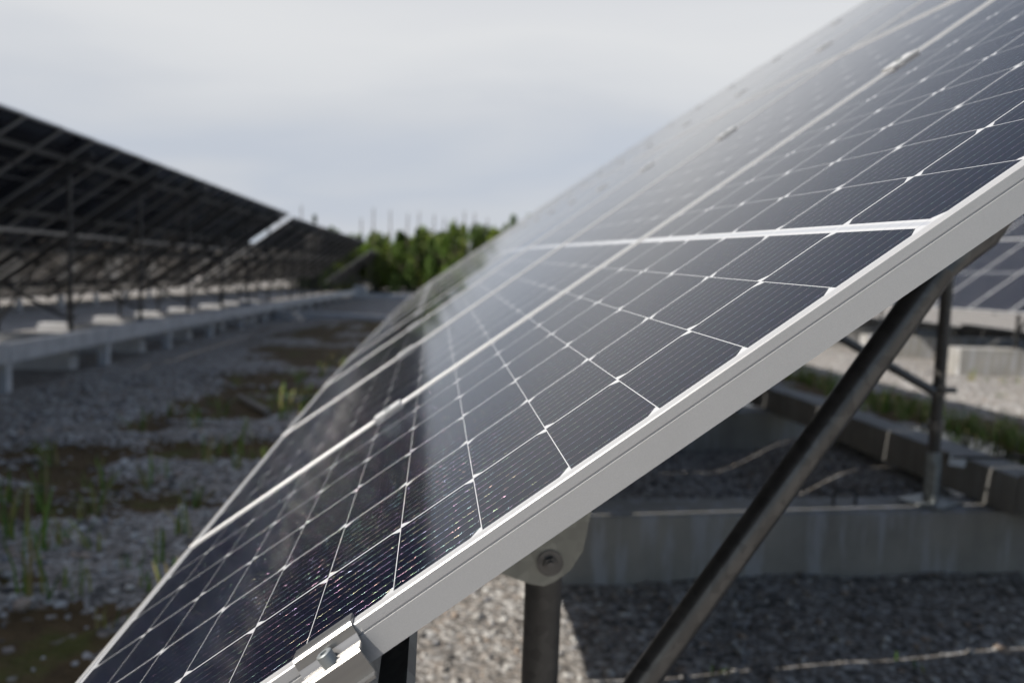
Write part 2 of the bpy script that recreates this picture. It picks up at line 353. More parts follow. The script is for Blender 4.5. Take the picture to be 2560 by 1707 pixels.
wtc = wt.nodes.new("ShaderNodeNewGeometry"); wt.links.new(bump(wt, noise(wt, wtc.outputs['Position'], 9, 2), 0.03, 0.01), wb.inputs['Normal'])
M['water'] = wm

# ------------------------------------------------------------------ ground: one sheet to the horizon
def axis(dense_lo, dense_hi, step, lo, hi):
    a = list(np.arange(dense_lo, dense_hi + 1e-6, step)); s = step; x = dense_hi
    while x < hi: s *= 1.16; x += s; a.append(x)
    s = step; x = dense_lo
    while x > lo: s *= 1.16; x -= s; a.insert(0, x)
    return np.array(a)
gx = axis(0.5, 11, 0.05, -900, 1600); gy = axis(-6.2, 4.6, 0.05, -1200, 1200)
GX, GY = np.meshgrid(gx, gy, indexing='ij'); GZ = gz(GX, GY)
nx, ny = len(gx), len(gy); idx = np.arange(nx * ny).reshape(nx, ny)
quads = np.stack([idx[:-1, :-1], idx[1:, :-1], idx[1:, 1:], idx[:-1, 1:]], -1).reshape(-1, 4)
def np_mesh(name, V, F, mat, smooth=False, tint=None, attr="tint"):
    k = F.shape[1]; me = bpy.data.meshes.new(name); me.vertices.add(len(V)); me.vertices.foreach_set("co", np.ascontiguousarray(V, np.float32).ravel())
    me.loops.add(F.size); me.loops.foreach_set("vertex_index", np.ascontiguousarray(F, np.int32).ravel())
    me.polygons.add(len(F)); me.polygons.foreach_set("loop_start", np.arange(len(F), dtype=np.int32) * k)
    me.update(calc_edges=True); me.validate()
    if smooth: me.polygons.foreach_set("use_smooth", [True] * len(F))
    if tint is not None:
        if tint.ndim == 1:
            a = me.attributes.new(attr, 'FLOAT', 'POINT'); a.data.foreach_set("value", tint.astype(np.float32))
        else:
            a = me.attributes.new(attr, 'FLOAT_COLOR', 'POINT'); a.data.foreach_set("color", np.c_[tint, np.ones(len(tint))].astype(np.float32).ravel())
    me.materials.append(mat); o = bpy.data.objects.new(name, me); COL.objects.link(o); return o
ground = np_mesh("ground", np.stack([GX, GY, GZ], -1).reshape(-1, 3), quads, M['ground'], True, moss(GX, GY).ravel(), "moss")
tag(ground, "grey gravel ground with brown mossy hollows between the rows", None, None, "structure")

# loose stones lying on the sheet
bm = bmesh.new(); bmesh.ops.create_icosphere(bm, subdivisions=1, radius=1.0)
bv = np.array([v.co[:] for v in bm.verts]); bf = np.array([[v.index for v in f.verts] for f in bm.faces]); bm.free()
def stones(n, x0, x1, y0, y1, smin, smax):
    xs = x0 + (x1 - x0) * rng.random(n) ** 1.5; ys = rng.uniform(y0, y1, n); return xs, ys, smin + (smax - smin) * rng.random(n) ** 2.5
P = [stones(9000, 0.9, 12, 0.1, 4.2, 0.009, 0.035), stones(9000, 0.7, 9, -3.3, 0.3, 0.006, 0.022), stones(3500, 4, 14, -9, -3.6, 0.010, 0.035), stones(90, 2.6, 12, -3, 4, 0.024, 0.036)]
sx, sy, ss = (np.concatenate([p[i] for p in P]) for i in range(3))
keep = (moss(sx, sy) < 0.35) | ((rng.random(len(sx)) < 0.15) & (ss < 0.02))
keep &= ~((sy < -3.2) & (sy > -3.75)) & ~((np.abs(sx - 8.4) < 2.6) & (np.abs(sy + 5.0) < 1.2))
sx, sy, ss = sx[keep], sy[keep], ss[keep]; n = len(sx)
ang = rng.uniform(0, 6.283, n); sc = np.stack([ss, ss * rng.uniform(0.6, 1, n), ss * rng.uniform(0.45, 0.8, n)], -1)
jit = 1 + 0.22 * rng.standard_normal((n, len(bv), 1)).clip(-1.5, 1.5)
V = bv[None] * jit * sc[:, None, :]
ca, sa = np.cos(ang)[:, None], np.sin(ang)[:, None]
V = np.stack([V[..., 0] * ca - V[..., 1] * sa, V[..., 0] * sa + V[..., 1] * ca, V[..., 2]], -1) + np.stack([sx, sy, gz(sx, sy) + sc[:, 2] * 0.35], -1)[:, None, :]
F = (bf[None] + (np.arange(n) * len(bv))[:, None, None]).reshape(-1, 3)
pal = np.array([(0.20, 0.185, 0.17), (0.38, 0.35, 0.32), (0.55, 0.53, 0.50), (0.46, 0.37, 0.30), (0.30, 0.30, 0.31), (0.66, 0.65, 0.62), (0.12, 0.115, 0.11)])
tint = pal[rng.choice(len(pal), n, p=[.14, .22, .23, .11, .1, .14, .06])] * rng.uniform(0.85, 1.12, (n, 1))
tag(np_mesh("gravel_stones", V.reshape(-1, 3), F, M['stone'], False, np.repeat(tint, len(bv), 0)), "loose grey and pinkish stones strewn over the gravel", None, None, "stuff")

# puddle behind the wall
pv = []
for i in range(48):
    a = 2 * math.pi * i / 48; r = 1 + 0.18 * math.sin(3 * a + 1) + 0.1 * math.sin(7 * a)
    pv.append((8.4 + 2.9 * r * math.cos(a), -5.0 + 1.2 * r * math.sin(a), -1.215))
tag(link_mesh("puddle", pv, [tuple(range(48))], M['water']), "still shallow water reflecting the sky behind the concrete wall", None, None, "structure")

# ------------------------------------------------------------------ grass (stuff)
GR = [(4.63, 1.47, .23), (4.71, 1.79, .28), (4.3, 1.43, .12), (3.8, 1.18, .15), (3.93, 1.63, .24), (3.74, 1.4, .23), (3.62, .82, .19), (3.29, 1.08, .11), (3.15, 1.19, .28),
      (4.84, .94, .16), (5.62, .88, .18), (6.81, 1.04, .18), (8.2, .96, .26), (7.64, .69, .16), (5.93, 2.27, .19), (7.14, 1.55, .15), (8.08, 2.0, .17), (11.01, .95, .22),
      (3.51, .9, .08), (4.79, 2.02, .18), (4.82, 1.48, .13), (7.62, .89, .28), (10.6, 1.2, .2), (9.2, .9, .2), (12.2, 1.0, .22), (2.9, .8, .1), (5.2, 1.1, .12)]
GR += [(random.uniform(2.6, 7), random.uniform(.5, 2.6), random.uniform(.05, .2)) for i in range(30)]
GR += [(8.8 + random.gauss(0, 1.2), 1.3 + random.gauss(0, .45), random.uniform(.06, .2)) for i in range(34)]
GB = [(10.2, -5.16, .21), (10.41, -5.1, .16), (9.79, -5.15, .2), (9.04, -5.02, .12), (8.4, -5.06, .12), (7.68, -4.98, .16), (7.57, -5.04, .16), (6.85, -5.0, .14), (7.24, -5.23, .19),
      (6.9, -5.24, .18), (6.69, -5.23, .14), (6.39, -5.15, .2), (6.12, -5.12, .2), (5.94, -5.08, .16)] + \
     []
GB = [((x + .68) * 1.278 - .68, -.456 + (y + .456) * 1.278, h * 1.35) for x, y, h in GB]
GB += [(random.uniform(6, 15), -6.45 + random.gauss(0, .16), random.uniform(.10, .32)) for i in range(170)] + [(random.uniform(6, 12), random.uniform(-9, -6.8), random.uniform(.06, .2)) for i in range(30)]
GB += [(2.45, -1.55, .05), (2.5, -2.3, .04), (2.75, -2.1, .03)]
gv, gf, gt = [], [], []
for (x, y, h) in GR + GB:
    big = h > .14
    for k in range(9 if big else 6):
        bx, by = x + random.gauss(0, .03), y + random.gauss(0, .03); bz = gzs(bx, by) - .01
        a = random.uniform(0, 6.283); lean = random.choice([random.uniform(.05, .35), random.uniform(.3, 1.0)]) * h; hh = h * random.uniform(.6, 1.25); w = random.uniform(.003, .006) * (1.6 if big else 1)
        px, py = -math.sin(a) * w, math.cos(a) * w; b = len(gv); c = random.choice([(0.15, 0.27, 0.045), (0.22, 0.32, 0.06), (0.10, 0.20, 0.035), (0.32, 0.32, 0.09), (0.36, 0.30, 0.13)])
        for t_ in (0, .5, .85):
            ox, oy = math.cos(a) * lean * t_ ** 2, math.sin(a) * lean * t_ ** 2; s = 1 - t_ * .55
            gv += [(bx + ox - px * s, by + oy - py * s, bz + hh * t_), (bx + ox + px * s, by + oy + py * s, bz + hh * t_)]
        gv.append((bx + math.cos(a) * lean, by + math.sin(a) * lean, bz + hh)); gt += [c] * 7
        gf += [(b, b + 1, b + 3), (b, b + 3, b + 2), (b + 2, b + 3, b + 5), (b + 2, b + 5, b + 4), (b + 4, b + 5, b + 6)]
tag(np_mesh("grass", np.array(gv), np.array(gf), M['grass'], False, np.array(gt)), "sparse green grass shoots growing from the gravel and by the puddle", None, None, "stuff")

# ------------------------------------------------------------------ solar panel: one of its kind, meshes shared
def frame_mesh():
    Hf = 0.033
    prof = [(0.0115, -0.0012), (0.0115, 0.0), (0.0009, 0.0), (0.0, -0.0009), (0.0, -0.0088), (0.0009, -0.0093), (0.0009, -0.0103), (0.0, -0.0108), (0.0, -Hf),
            (0.028, -Hf), (0.028, -Hf + .0015), (0.0018, -Hf + .0015), (0.0018, -0.0078), (0.0085, -0.0078), (0.0085, -0.0068), (0.0018, -0.0066), (0.0018, -0.0012)]
    vs, n = [], len(prof)
    for (sx_, sy_) in ((-1, -1), (1, -1), (1, 1), (-1, 1)):
        for d, z in prof: vs.append((sx_ * (W / 2 - d), sy_ * (H / 2 - d), z))
    fs = []
    for k in range(4):
        for i in range(n):
            j = (i + 1) % n; k2 = (k + 1) % 4; fs.append((k * n + i, k2 * n + i, k2 * n + j, k * n + j))
    mb = MB().add(vs, fs); o = mb.build("panel_frame", M['frame']); me = o.data; bpy.data.objects.remove(o); return me
def lam_mesh():
    mb = MB().box((-W / 2 + .002, -H / 2 + .002, -.0064), (W / 2 - .002, H / 2 - .002, -.0014)); o = mb.build("solar_panel", M['cells']); me = o.data; bpy.data.objects.remove(o); return me
FRAME, LAM = frame_mesh(), lam_mesh()
def clamp_mesh():
    mb = MB()                                                          # hat-shaped mid clamp over the 20 mm gap; local x across, y up the slope
    pr = [(-.0235, .0005), (-.0235, .0045), (-.0135, .0055), (-.010, .0046), (.010, .0046), (.0135, .0055), (.0235, .0045), (.0235, .0005), (.0085, .0005), (.0085, -.028), (-.0085, -.028), (-.0085, .0005)]
    mb.prism([(x, 0, z) for x, z in pr], (0, -.029, 0), (0, .029, 0)); o = mb.build("clamp", M['midclamp']); me = o.data; bpy.data.objects.remove(o)
    mb = MB().tube((0, 0, .0044), (0, 0, .0075), .0065, 12); o = mb.build("bolt", M['bolt']); b = o.data; bpy.data.objects.remove(o); return me, b
CLAMP, CBOLT = clamp_mesh()
PITCH = 1.058; VT = [0.0, 2.114]; PURL = [0.463, 1.66, 2.577, 3.774]

class Plane:
    """the tilted surface of a row: bottom edge at (x, Y0, zb(x))"""
    def __init__(s, Y0, zb): s.Y0 = Y0; s.zb = zb
    def frame(s, x):
        sl = (s.zb(x + .2) - s.zb(x - .2)) / .4; ex = Vector((1, 0, sl)).normalized(); v = Vector((0, -CT, ST)); ex = (ex - v * ex.dot(v)).normalized()
        return -ex, v, (-ex).cross(v)
    def pt(s, x, v, n=0.0):
        a, b, c = s.frame(x); return Vector((x, s.Y0, s.zb(x))) + b * v + c * n
    def mat(s, x, v, n=0.0):
        a, b, c = s.frame(x); m = Matrix((a, b, c)).transposed().to_4x4(); m.translation = s.pt(x, v, n); return m

def part(name, me, root, mw, parent=None):
    o = bpy.data.objects.new(name, me); COL.objects.link(o)
    if parent is None:
        o.parent = root; o.matrix_local = Matrix.Translation(-root.location) @ mw
    else:
        o.parent = parent; o.matrix_local = mw
    return o

def array(label, group, Y0, zb, X0, ncol, frames, clamps=0, name="solar_array", near=False, foot=None, wide=1.0, cable=False):
    P_ = Plane(Y0, zb); X1 = X0 + ncol * PITCH - .017
    root = empty(name, (X0, Y0, gzs(X0, Y0))); tag(root, label, "solar array", group); off = -root.location
    for j in range(ncol):
        for k in (0, 1):
            x = X0 + j * PITCH + W / 2; p = part("solar_panel", LAM, root, P_.mat(x, VT[k] + H / 2) @ Matrix.Diagonal((wide, 1, 1, 1))); part("panel_frame", FRAME, root, Matrix.Identity(4), p)
    nc = 0
    for j in range(1, ncol):
        if j > clamps: break
        for v in PURL:
            c = part("clamp", CLAMP, root, P_.mat(X0 + j * PITCH - .0085, v)); part("bolt", CBOLT, root, Matrix.Identity(4), c)
    # purlins: C-section rails under the frames, following the row
    for v in PURL:
        mb = MB(); xs = [X0 - .03 + i * (X1 - X0 + .06) / max(2, ncol // 2) for i in range(max(2, ncol // 2) + 1)]
        pr = [(-.024, -.0335), (.024, -.0335), (.024, -.046), (.0215, -.046), (.0215, -.036), (-.0215, -.036), (-.0215, -.0905), (.0215, -.0905), (.0215, -.081), (.024, -.081), (.024, -.093), (-.024, -.093)]
        for a in xs: mb.v += [P_.pt(a, v + q[0], q[1]) + off for q in pr]
        n_ = len(pr)
        for i in range(len(xs) - 1): mb.f += [(i * n_ + q, (i + 1) * n_ + q, (i + 1) * n_ + (q + 1) % n_, i * n_ + (q + 1) % n_) for q in range(n_)]
        mb.f += [tuple(range(n_))]
        mb.build("purlin", M['galv'], root)
    if near or cable:
        pts = []
        for i in range(len(frames) - 1):
            for k in range(8):
                x = frames[i] + (frames[i + 1] - frames[i]) * k / 8; pts.append(P_.pt(x, 3.70, -.10) + off - Vector((0, 0, .16 * math.sin(math.pi * k / 8) + .02 * math.sin(k * 2.3 + i))))
        MB().path(pts, .012, 6).build("cable", M['black'], root, True)
    for fx in frames:
        gf_, gr_ = gzs(fx, Y0 - .64), gzs(fx, Y0 - 3.04)
        if foot: gf_ = foot(fx); gr_ = foot(fx)
        # rafter
        mb = MB(); a, b, c = P_.frame(fx); m4 = Matrix((a, b, c)).transposed().to_4x4(); m4.translation = P_.pt(fx, 2.1) + off
        mb.box((-.03, -1.95, -.185), (.03, 1.95, -.094), m4, .004).build("rafter", M['rafter'], root)
        # rear post on a socketed base plate
        def on(y, n=-.2): return P_.zb(fx) + (n - .588 * (y - Y0)) / .809
        yb = Y0 - 3.04
        mb = MB().tube(Vector((fx, yb, gr_ + .25)) + off, Vector((fx, yb, on(yb))) + off, .030, 18)
        post = mb.build("post", M['post'], root, True)
        MB().box((fx - .115, yb - .115, gr_ + .001), (fx + .115, yb + .115, gr_ + .015), Matrix.Translation(off) @ Matrix.Translation((fx, yb, 0)) @ Matrix.Rotation(.55, 4, 'Z') @ Matrix.Translation((-fx, -yb, 0)), .002) \
            .tube(Vector((fx, yb, gr_)) + off, Vector((fx, yb, gr_ + .27)) + off, .037, 18).tube(Vector((fx - .03, yb, gr_)) + off, Vector((fx - .03, yb, gr_ + .22)) + off, .026, 12) \
            .tube(Vector((fx - .05, yb + .055, gr_)) + off, Vector((fx - .05, yb + .055, gr_ + .02)) + off, .010, 6).tube(Vector((fx + .05, yb - .055, gr_)) + off, Vector((fx + .05, yb - .055, gr_ + .02)) + off, .010, 6) \
            .build("base_plate", M['bolt'], root, True)
        # front post
        yf = Y0 - .64
        MB().tube(Vector((fx, yf, gf_)) + off, Vector((fx, yf, on(yf, -.24))) + off, .0295, 24).tube(Vector((fx, yf, gf_)) + off, Vector((fx, yf, gf_ + .02)) + off, .07, 20).build("post", M['post'], root, True)
        # bracket plate and pivot bolt on top of the front post
        cy, cz = yf, on(yf, -.287)
        pl = [(.075, -.016), (.02, .055), (-.065, .085), (-.055, .02), (-.036, -.012), (-.012, -.030), (.004, -.037), (.024, -.034), (.038, -.029)]
        bo = [(fx - .038, cy + p[0], cz + p[1]) for p in pl]
        br = MB().prism([Vector(p) + off for p in bo], (0, 0, 0), (.006, 0, 0)).build("bracket", M['plate'], root)
        q = Vector((fx - .038, cy - .004, cz)) + off
        MB().tube(q - Vector((.003, 0, 0)), q, .0205, 28).tube(q - Vector((.012, 0, 0)), q - Vector((.003, 0, 0)), .0115, 6).tube(q - Vector((.018, 0, 0)), q - Vector((.012, 0, 0)), .007, 16).build("bolt", M['galv_dark'], br)
        # two inclined tubes meeting under the middle of the rafter
        ya = Y0 - 1.27; za = P_.zb(fx) + .605
        fo = Vector((fx, Y0 - .60, P_.zb(fx) - .415)) + off; ap = Vector((fx, ya, za)) + off
        dv = (ap - fo).normalized(); side = Vector((1, 0, 0)); up_ = side.cross(dv)
        mb = MB().tube(fo, ap - dv * .03, .0245, 22)
        e1 = ap - dv * .03
        ring = [e1 + (side * math.cos(t) + up_ * math.sin(t)) * .0245 for t in [2 * math.pi * i / 22 for i in range(22)]]
        ring2 = [e1 + dv * .085 + up_ * .012 + (side * math.cos(t) * .008 + up_ * math.sin(t) * .042) for t in [2 * math.pi * i / 22 for i in range(22)]]
        ring3 = [p + dv * .11 for p in ring2]
        mb.add(ring + ring2 + ring3, [(i, (i + 1) % 22, 22 + (i + 1) % 22, 22 + i) for i in range(22)] + [(22 + i, 22 + (i + 1) % 22, 44 + (i + 1) % 22, 44 + i) for i in range(22)] + [tuple(range(44, 66))])
        mb.build("brace", M['galv_dark'], root, True)
        zc = min(P_.zb(fx) - .02, gr_ + .75)
        rb = Vector((fx - .05, yb + .06, zc)) + off
        MB().tube(Vector((fx - .02, Y0 - 1.45, P_.zb(fx) + .77)) + off, rb, .0235, 14).build("brace", M['galv_dark'], root, True)
        MB().tube(Vector((fx - .06, yb, zc)) + off, Vector((fx + .07, yb, zc)) + off, .014, 10).tube(Vector((fx, yb, zc - .03)) + off, Vector((fx, yb, zc + .03)) + off, .036, 16) \
            .tube(Vector((fx, yb + .06, zc)) + off, Vector((fx, yb - .09, zc)) + off, .016, 10).build("tube_clamp", M['galv_dark'], root, True)
        MB().tube(Vector((fx, yb, gr_ + .38)) + off, Vector((fx, yb, gr_ + .43)) + off, .039, 16).build("collar", M['galv_dark'], root, True)
    return root, P_

# ---- the row in front
def z_front(x): return -float(D(x))
BEAMZ = -.62
front, PF = array("long row of tilted glossy solar panels filling the right side, nearest the viewer", "rows of solar panels", 0.0, z_front, 0.0, 40,
                  [0.70 + 3.01 * k for k in range(11)], clamps=24, near=True, foot=lambda x: (BEAMZ if x > 3 else -.90) - float(D(x)) + float(D(3.7)) * (x > 3) )
off = -front.location
# end clamps on the free edge of the nearest panels
def end_clamp(v):
    m4 = PF.mat(0.0, v)                                               # local x points towards the viewer side (outwards), y up slope, z out of the glass
    pr = [(-.0165, .0006), (-.0165, .0036), (-.0125, .0033), (-.0115, .0039), (-.004, .0036), (-.003, .0042), (.0008, .0036), (.0030, .0016), (.0042, -.0055), (.0075, -.0108), (.0110, -.0118), (.0125, -.0108), (.0140, -.0118), (.0155, -.0108), (.0170, -.0118), (.0215, -.0112),
          (.0235, -.0128), (.0235, -.0318), (.0300, -.0322), (.0300, -.0345), (.0212, -.0345), (.0212, -.0138), (.0060, -.0136), (.0014, -.0060), (.0009, .0008)]
    mb = MB().prism([(x, 0, z) for x, z in pr], (0, -.0265, 0), (0, .0265, 0))
    o = mb.build("end_clamp", M['clamp'], front); o.matrix_local = Matrix.Translation(off) @ m4
    n = 6
    mb = MB().tube((.0128, 0, -.0135), (.0128, 0, -.0015), .0062, 24); top = .0034
    ring = [(.0128 + .0062 * math.cos(t), .0062 * math.sin(t), -.0015) for t in [2 * math.pi * i / 24 for i in range(24)]]
    bolt = MB().tube((.0128, 0, -.0135), (.0128, 0, -.0018), .0065, 28, cap=False)
    r0 = [(.0128 + .0065 * math.cos(2 * math.pi * i / 24), .0065 * math.sin(2 * math.pi * i / 24), -.0018) for i in range(24)]
    r1 = [(.0128 + .0057 * math.cos(2 * math.pi * i / 24), .0057 * math.sin(2 * math.pi * i / 24), -.0012) for i in range(24)]
    r2 = [(.0128 + .0030 * math.cos(2 * math.pi * i / 24), .0030 * math.sin(2 * math.pi * i / 24), -.0012) for i in range(24)]
    r3 = [(.0128 + .0028 * math.cos(2 * math.pi * i / 24), .0028 * math.sin(2 * math.pi * i / 24), -.0055) for i in range(24)]
    fs = []
    for k in range(3): fs += [(k * 24 + i, k * 24 + (i + 1) % 24, (k + 1) * 24 + (i + 1) % 24, (k + 1) * 24 + i) for i in range(24)]
    bolt.add(r0 + r1 + r2 + r3, fs + [tuple(range(72, 96))])
    b = bolt.build("bolt", M['bolt'], o, True)
for v in PURL: end_clamp(v + .0055)
# the slim channel post that carries the lowest rail near the free end
MB().prism([(0.40 + a + off.x, -.405 + b + off.y, off.z) for a, b in [(0, -.028), (0, -.025), (.045, -.025), (.045, .025), (0, .025), (0, .028), (.048, .028), (.048, -.028)]], (0, 0, -.92), (0, 0, .215)).build("channel_post", M['galv_dark'], front)
# black cable loop hanging under the first panel
cl = MB(); cp = []
for i in range(25):
    t_ = i / 24; cp.append(PF.pt(.03 + .06 * t_, 1.125 + .12 * t_, -.036 - .035 * math.sin(t_ * math.pi)) + off)
cl.path(cp, .004, 8).tube(cp[7], cp[12], .012, 14).tube(cp[12], cp[13], .009, 14).build("cable", M['black'], front, True)
cp = [Vector((3.70, -3.10, -.375)) + off + (Vector((1.9, -3.75, .33)) - Vector((3.70, -3.10, -.375))) * (i / 12) - Vector((0, 0, .10 * math.sin(i / 12 * math.pi))) for i in range(13)]
MB().path(cp, .007, 8).build("cable", M['black'], front, True)
tg = MB().box((-.002, -.045, -.028), (.002, .045, .028), Matrix.Translation(Vector((3.66, -3.14, -.385)) + off) @ Matrix.Rotation(.15, 4, 'X'), .0008).build("tag", M['tagm'], front)

# ---- the row on the left, seen from behind, in three stepped sections
LB = 7.70
def zl1(x): return -.37 - .65 * float(D(x)) + .28 * float(1 - sstep(x, 2.0, 9.0))  # unseen near end given added height, so its shadow covers the gravel strip
def zl2(x): return 1.58 - 2.472 - .0118 * (x - 30.7)
def zl3(x): return .66 - 2.472 - .035 * (x - 68.2)
post_l = [12.6 + 3.06 * k for k in range(-5, 6)]
lf = lambda x: gzs(x, 5.5) + .04
array("dark underside of a solar panel row at far left, on tall thin posts", "rows of solar panels", LB, zl1, 29.48 - 32 * PITCH, 32, post_l, foot=lambda x: -.95 - float(D(x)) + .10, wide=1.013, cable=True)
array("short dark row of panels stepping down just past the end of the far left row", "rows of solar panels", LB - .1, zl2, 29.62, 29, [31.6 + 3.06 * k for k in range(10)], foot=lambda x: -.85 - float(D(x)), wide=1.013)
array("smallest and farthest dark row of panels, in front of the trees on the left", "rows of solar panels", LB, zl3, 68.3, 24, [69 + 3.06 * k for k in range(8)], foot=lambda x: -.85 - float(D(x)), wide=1.013)
array("distant dark panel row glimpsed beyond the far left row, through the step between its sections", "rows of solar panels", 15.7, lambda x: -.37 - .8 * float(D(x)), 62.0, 44, [63 + 6.1 * k for k in range(7)], foot=lambda x: -.9 - float(D(x)), wide=1.013)
array("next dark panel row beyond the far left row, seen low between its posts", "rows of solar panels", 15.7, lambda x: -.37 - .65 * float(D(x)), 13.0, 46, [14 + 6.1 * k for k in range(8)], foot=lambda x: -.9 - float(D(x)), wide=1.013)
# ---- the row behind on the right
def zr(x): return .165 - float(D(x))
array("row of blue-black panels seen through the gap under the nearest row at right", "rows of solar panels", -8.90, zr, 13.07 - 2 * PITCH, 14, [12.7 + 3.01 * k for k in range(4)], clamps=10, foot=lambda x: -.62 - float(D(x)) + .2)

# ------------------------------------------------------------------ concrete: beams, walls
def rough_box(mb, lo, hi, Mx=None):
    mb.box(lo, hi, Mx, .008); return mb
def beam(label, x, y, z0, z1, length, wid, yaw=0.0, group="concrete foundation beams", name="foundation_beam", mat='concrete'):
    root = empty(name, (x, y, z0), yaw)
    root_o = rough_box(MB(), (-wid / 2, -length, 0), (wid / 2, 0, z1 - z0)).build(name, M[mat]); bpy.data.objects.remove(root)
    root_o.location = (x, y, z0); root_o.rotation_euler = (0, 0, yaw); tag(root_o, label, "concrete beam", group); return root_o
ordn = ["first", "second", "third", "fourth", "fifth", "sixth", "seventh", "eighth", "ninth", "tenth", "eleventh", "twelfth"]
b = beam("stained pale concrete beam under the nearest row, carrying the back post with the white tag", 3.535, -.95, -1.02, BEAMZ, 2.75, .31, .075)
lb = MB().path([Vector(p) for p in [(.0, -1.55, .40), (.0, -1.55, .455), (.0, -1.575, .475), (.0, -1.645, .475), (.0, -1.67, .455), (.0, -1.67, .40)]], .007, 8); lo_ = lb.build("lifting_loop", M['black'], b, True)
beam("shaded concrete beam under the nearest row, one step beyond the stained beam", 6.72, -.95, -1.08, BEAMZ - .03, 2.75, .31, .03)
for k in range(2, 6): beam("concrete beam under the nearest row, %s beyond the stained one" % ordn[k - 1], .70 + 3.01 * (k + 1), -.95, -1.1 - float(D(.7 + 3.01 * (k + 1))), BEAMZ - float(D(.7 + 3.01 * (k + 1))) + .06, 2.36, .31)
beam("concrete pad under the front posts at the near end of the nearest row", .70, -.45, -1.0, -.895, 1.1, .31, 0)
# wall behind the front row, in lengths butted end to end
x = 3.46
for k, (x0, x1) in enumerate([(-2.6, .42), (.44, 3.445), (3.46, 6.46), (6.475, 9.48), (9.495, 12.5), (12.515, 15.5)]):
    zt = -.42 - float(D((x0 + x1) / 2)) + .03
    o = rough_box(MB(), (0, -.22, -.20), (x1 - x0, 0, 0)).build("retaining_wall", M['wallc'])
    o.location = (x0, -3.33, zt); sl = (float(D(x1)) - float(D(x0))) / (x1 - x0); o.rotation_euler = (0, math.atan(sl), 0)
    tag(o, "low concrete wall length behind the nearest row, %s from its near end" % ordn[k], "concrete wall", "wall behind the nearest row")
# raised concrete edging in front of the left row, each length on stub legs
edges = [10.1 + 3.2 * k for k in range(-2, 16)]
for k, x0 in enumerate(edges):
    zt = -.47 - float(D(x0 + 1.6)); sl = (float(D(x0 + 3.2)) - float(D(x0))) / 3.2
    o = empty("concrete_edging", (x0, 4.37, zt)); o.rotation_euler = (0, math.atan(sl), 0)
    rough_box(MB(), (.012, 0, -.225), (3.188, .16, 0)).build("beam", M['curb'], o)
    g = gzs(x0, 4.4) - zt
    rough_box(MB(), (-.07, .012, g - .15), (.07, .15, -.228)).build("leg", M['curb'], o)
    tag(o, ["raised pale concrete edging length along the left row, %s from the near end" % ordn[k] if k < 12 else "far length of raised concrete edging along the left row"][0], "concrete edging", "concrete edging in front of the left row")
# beams under the left row, standing out into the sun at their far ends
for k, xx in enumerate(post_l[2:] + [31.6, 34.7, 37.8]):
    zt = -.95 - float(D(xx)) + .10
    o = rough_box(MB(), (-.16, 0, -.5), (.16, 3.0, .05)).build("foundation_beam", M['curb']); o.location = (xx, 4.62, zt)
    tag(o, "concrete beam under the left row's posts, %s from the near end" % ordn[k], "concrete beam", "foundation beams of the left row")
# low wall of the next row beyond
for k in range(12):
    x0 = 6 + 3.2 * k; zt = -.40 - float(D(x0 + 1.6)) * .8
    o = rough_box(MB(), (0.01, 0, -.24), (3.18, .16, 0)).build("concrete_edging", M['curb']); o.location = (x0, 12.2, zt)
    tag(o, "pale concrete edging far beyond the left row's posts, %s from the near end" % ordn[k], "concrete edging", "edging beyond the left row")
    rough_box(MB(), (-.07, .012, gzs(x0, 12.3) - zt - .1), (.07, .15, -.243)).build("leg", M['curb'], o)
# beams of the right row
for k in range(4):
    xx = 12.72 + 3.01 * (k - 1); zt = -.62 - float(D(xx)) + .2
    o = rough_box(MB(), (-.16, -3.1, -.5), (.16, 0, 0)).build("foundation_beam", M['concrete']); o.location = (xx, -8.55, zt)
    tag(o, "sunlit concrete beam under the right-hand row, %s from the right" % ordn[k], "concrete beam", "foundation beams of the right row")
for k in range(5):
    x0 = 9.6 + 3.02 * k; o = rough_box(MB(), (0, -.22, -.62), (3.0, 0, 0)).build("retaining_wall", M['wallc']); o.location = (x0, -12.23, -.30 - float(D(x0 + 1.5)))
    tag(o, "shaded low concrete wall length beneath the right-hand row, %s from the right" % ordn[k], "concrete wall", "wall beneath the right-hand row")
# kerb crossing the gravel near the end of the left row
o = rough_box(MB(), (-.12, 0, -.3), (.12, 5.6, 0)).build("concrete_kerb", M['curb']); o.location = (26.9, .7, gzs(27, 3) + .16); o.rotation_euler = (0, 0, -.33)
tag(o, "thin pale kerb crossing the gravel between the two rows, far away", "kerb")
o = rough_box(MB(), (-.15, 0, -.3), (.15, 4.4, 0)).build("concrete_kerb", M['curb']); o.location = (55, .2, gzs(55, 2) + .22)
tag(o, "farther pale kerb crossing the gravel near the trees", "kerb")
o = rough_box(MB(), (-.2, -.2, -.3), (.2, .2, .62)).build("concrete_block", M['curb']); o.location = (25.2, 4.75, gzs(25.2, 4.75)); tag(o, "upright white concrete block at the foot of the left row", "concrete block")
o = rough_box(MB(), (-.4, -.4, -.3), (.4, .4, .8)).build("concrete_block", M['curb']); o.location = (57, 4.2, gzs(57, 4.2)); tag(o, "small far white concrete block by the kerb near the trees", "concrete block")
# broken stick
st = MB().tube((8.11, 1.11, gzs(8.11, 1.11) + .03), (9.22, 1.62, gzs(9.22, 1.62) + .05), .035, 8, .03).build("stick", M['wood'], None, True); tag(st, "pale broken stick lying across a mossy hollow in the gravel", "stick")

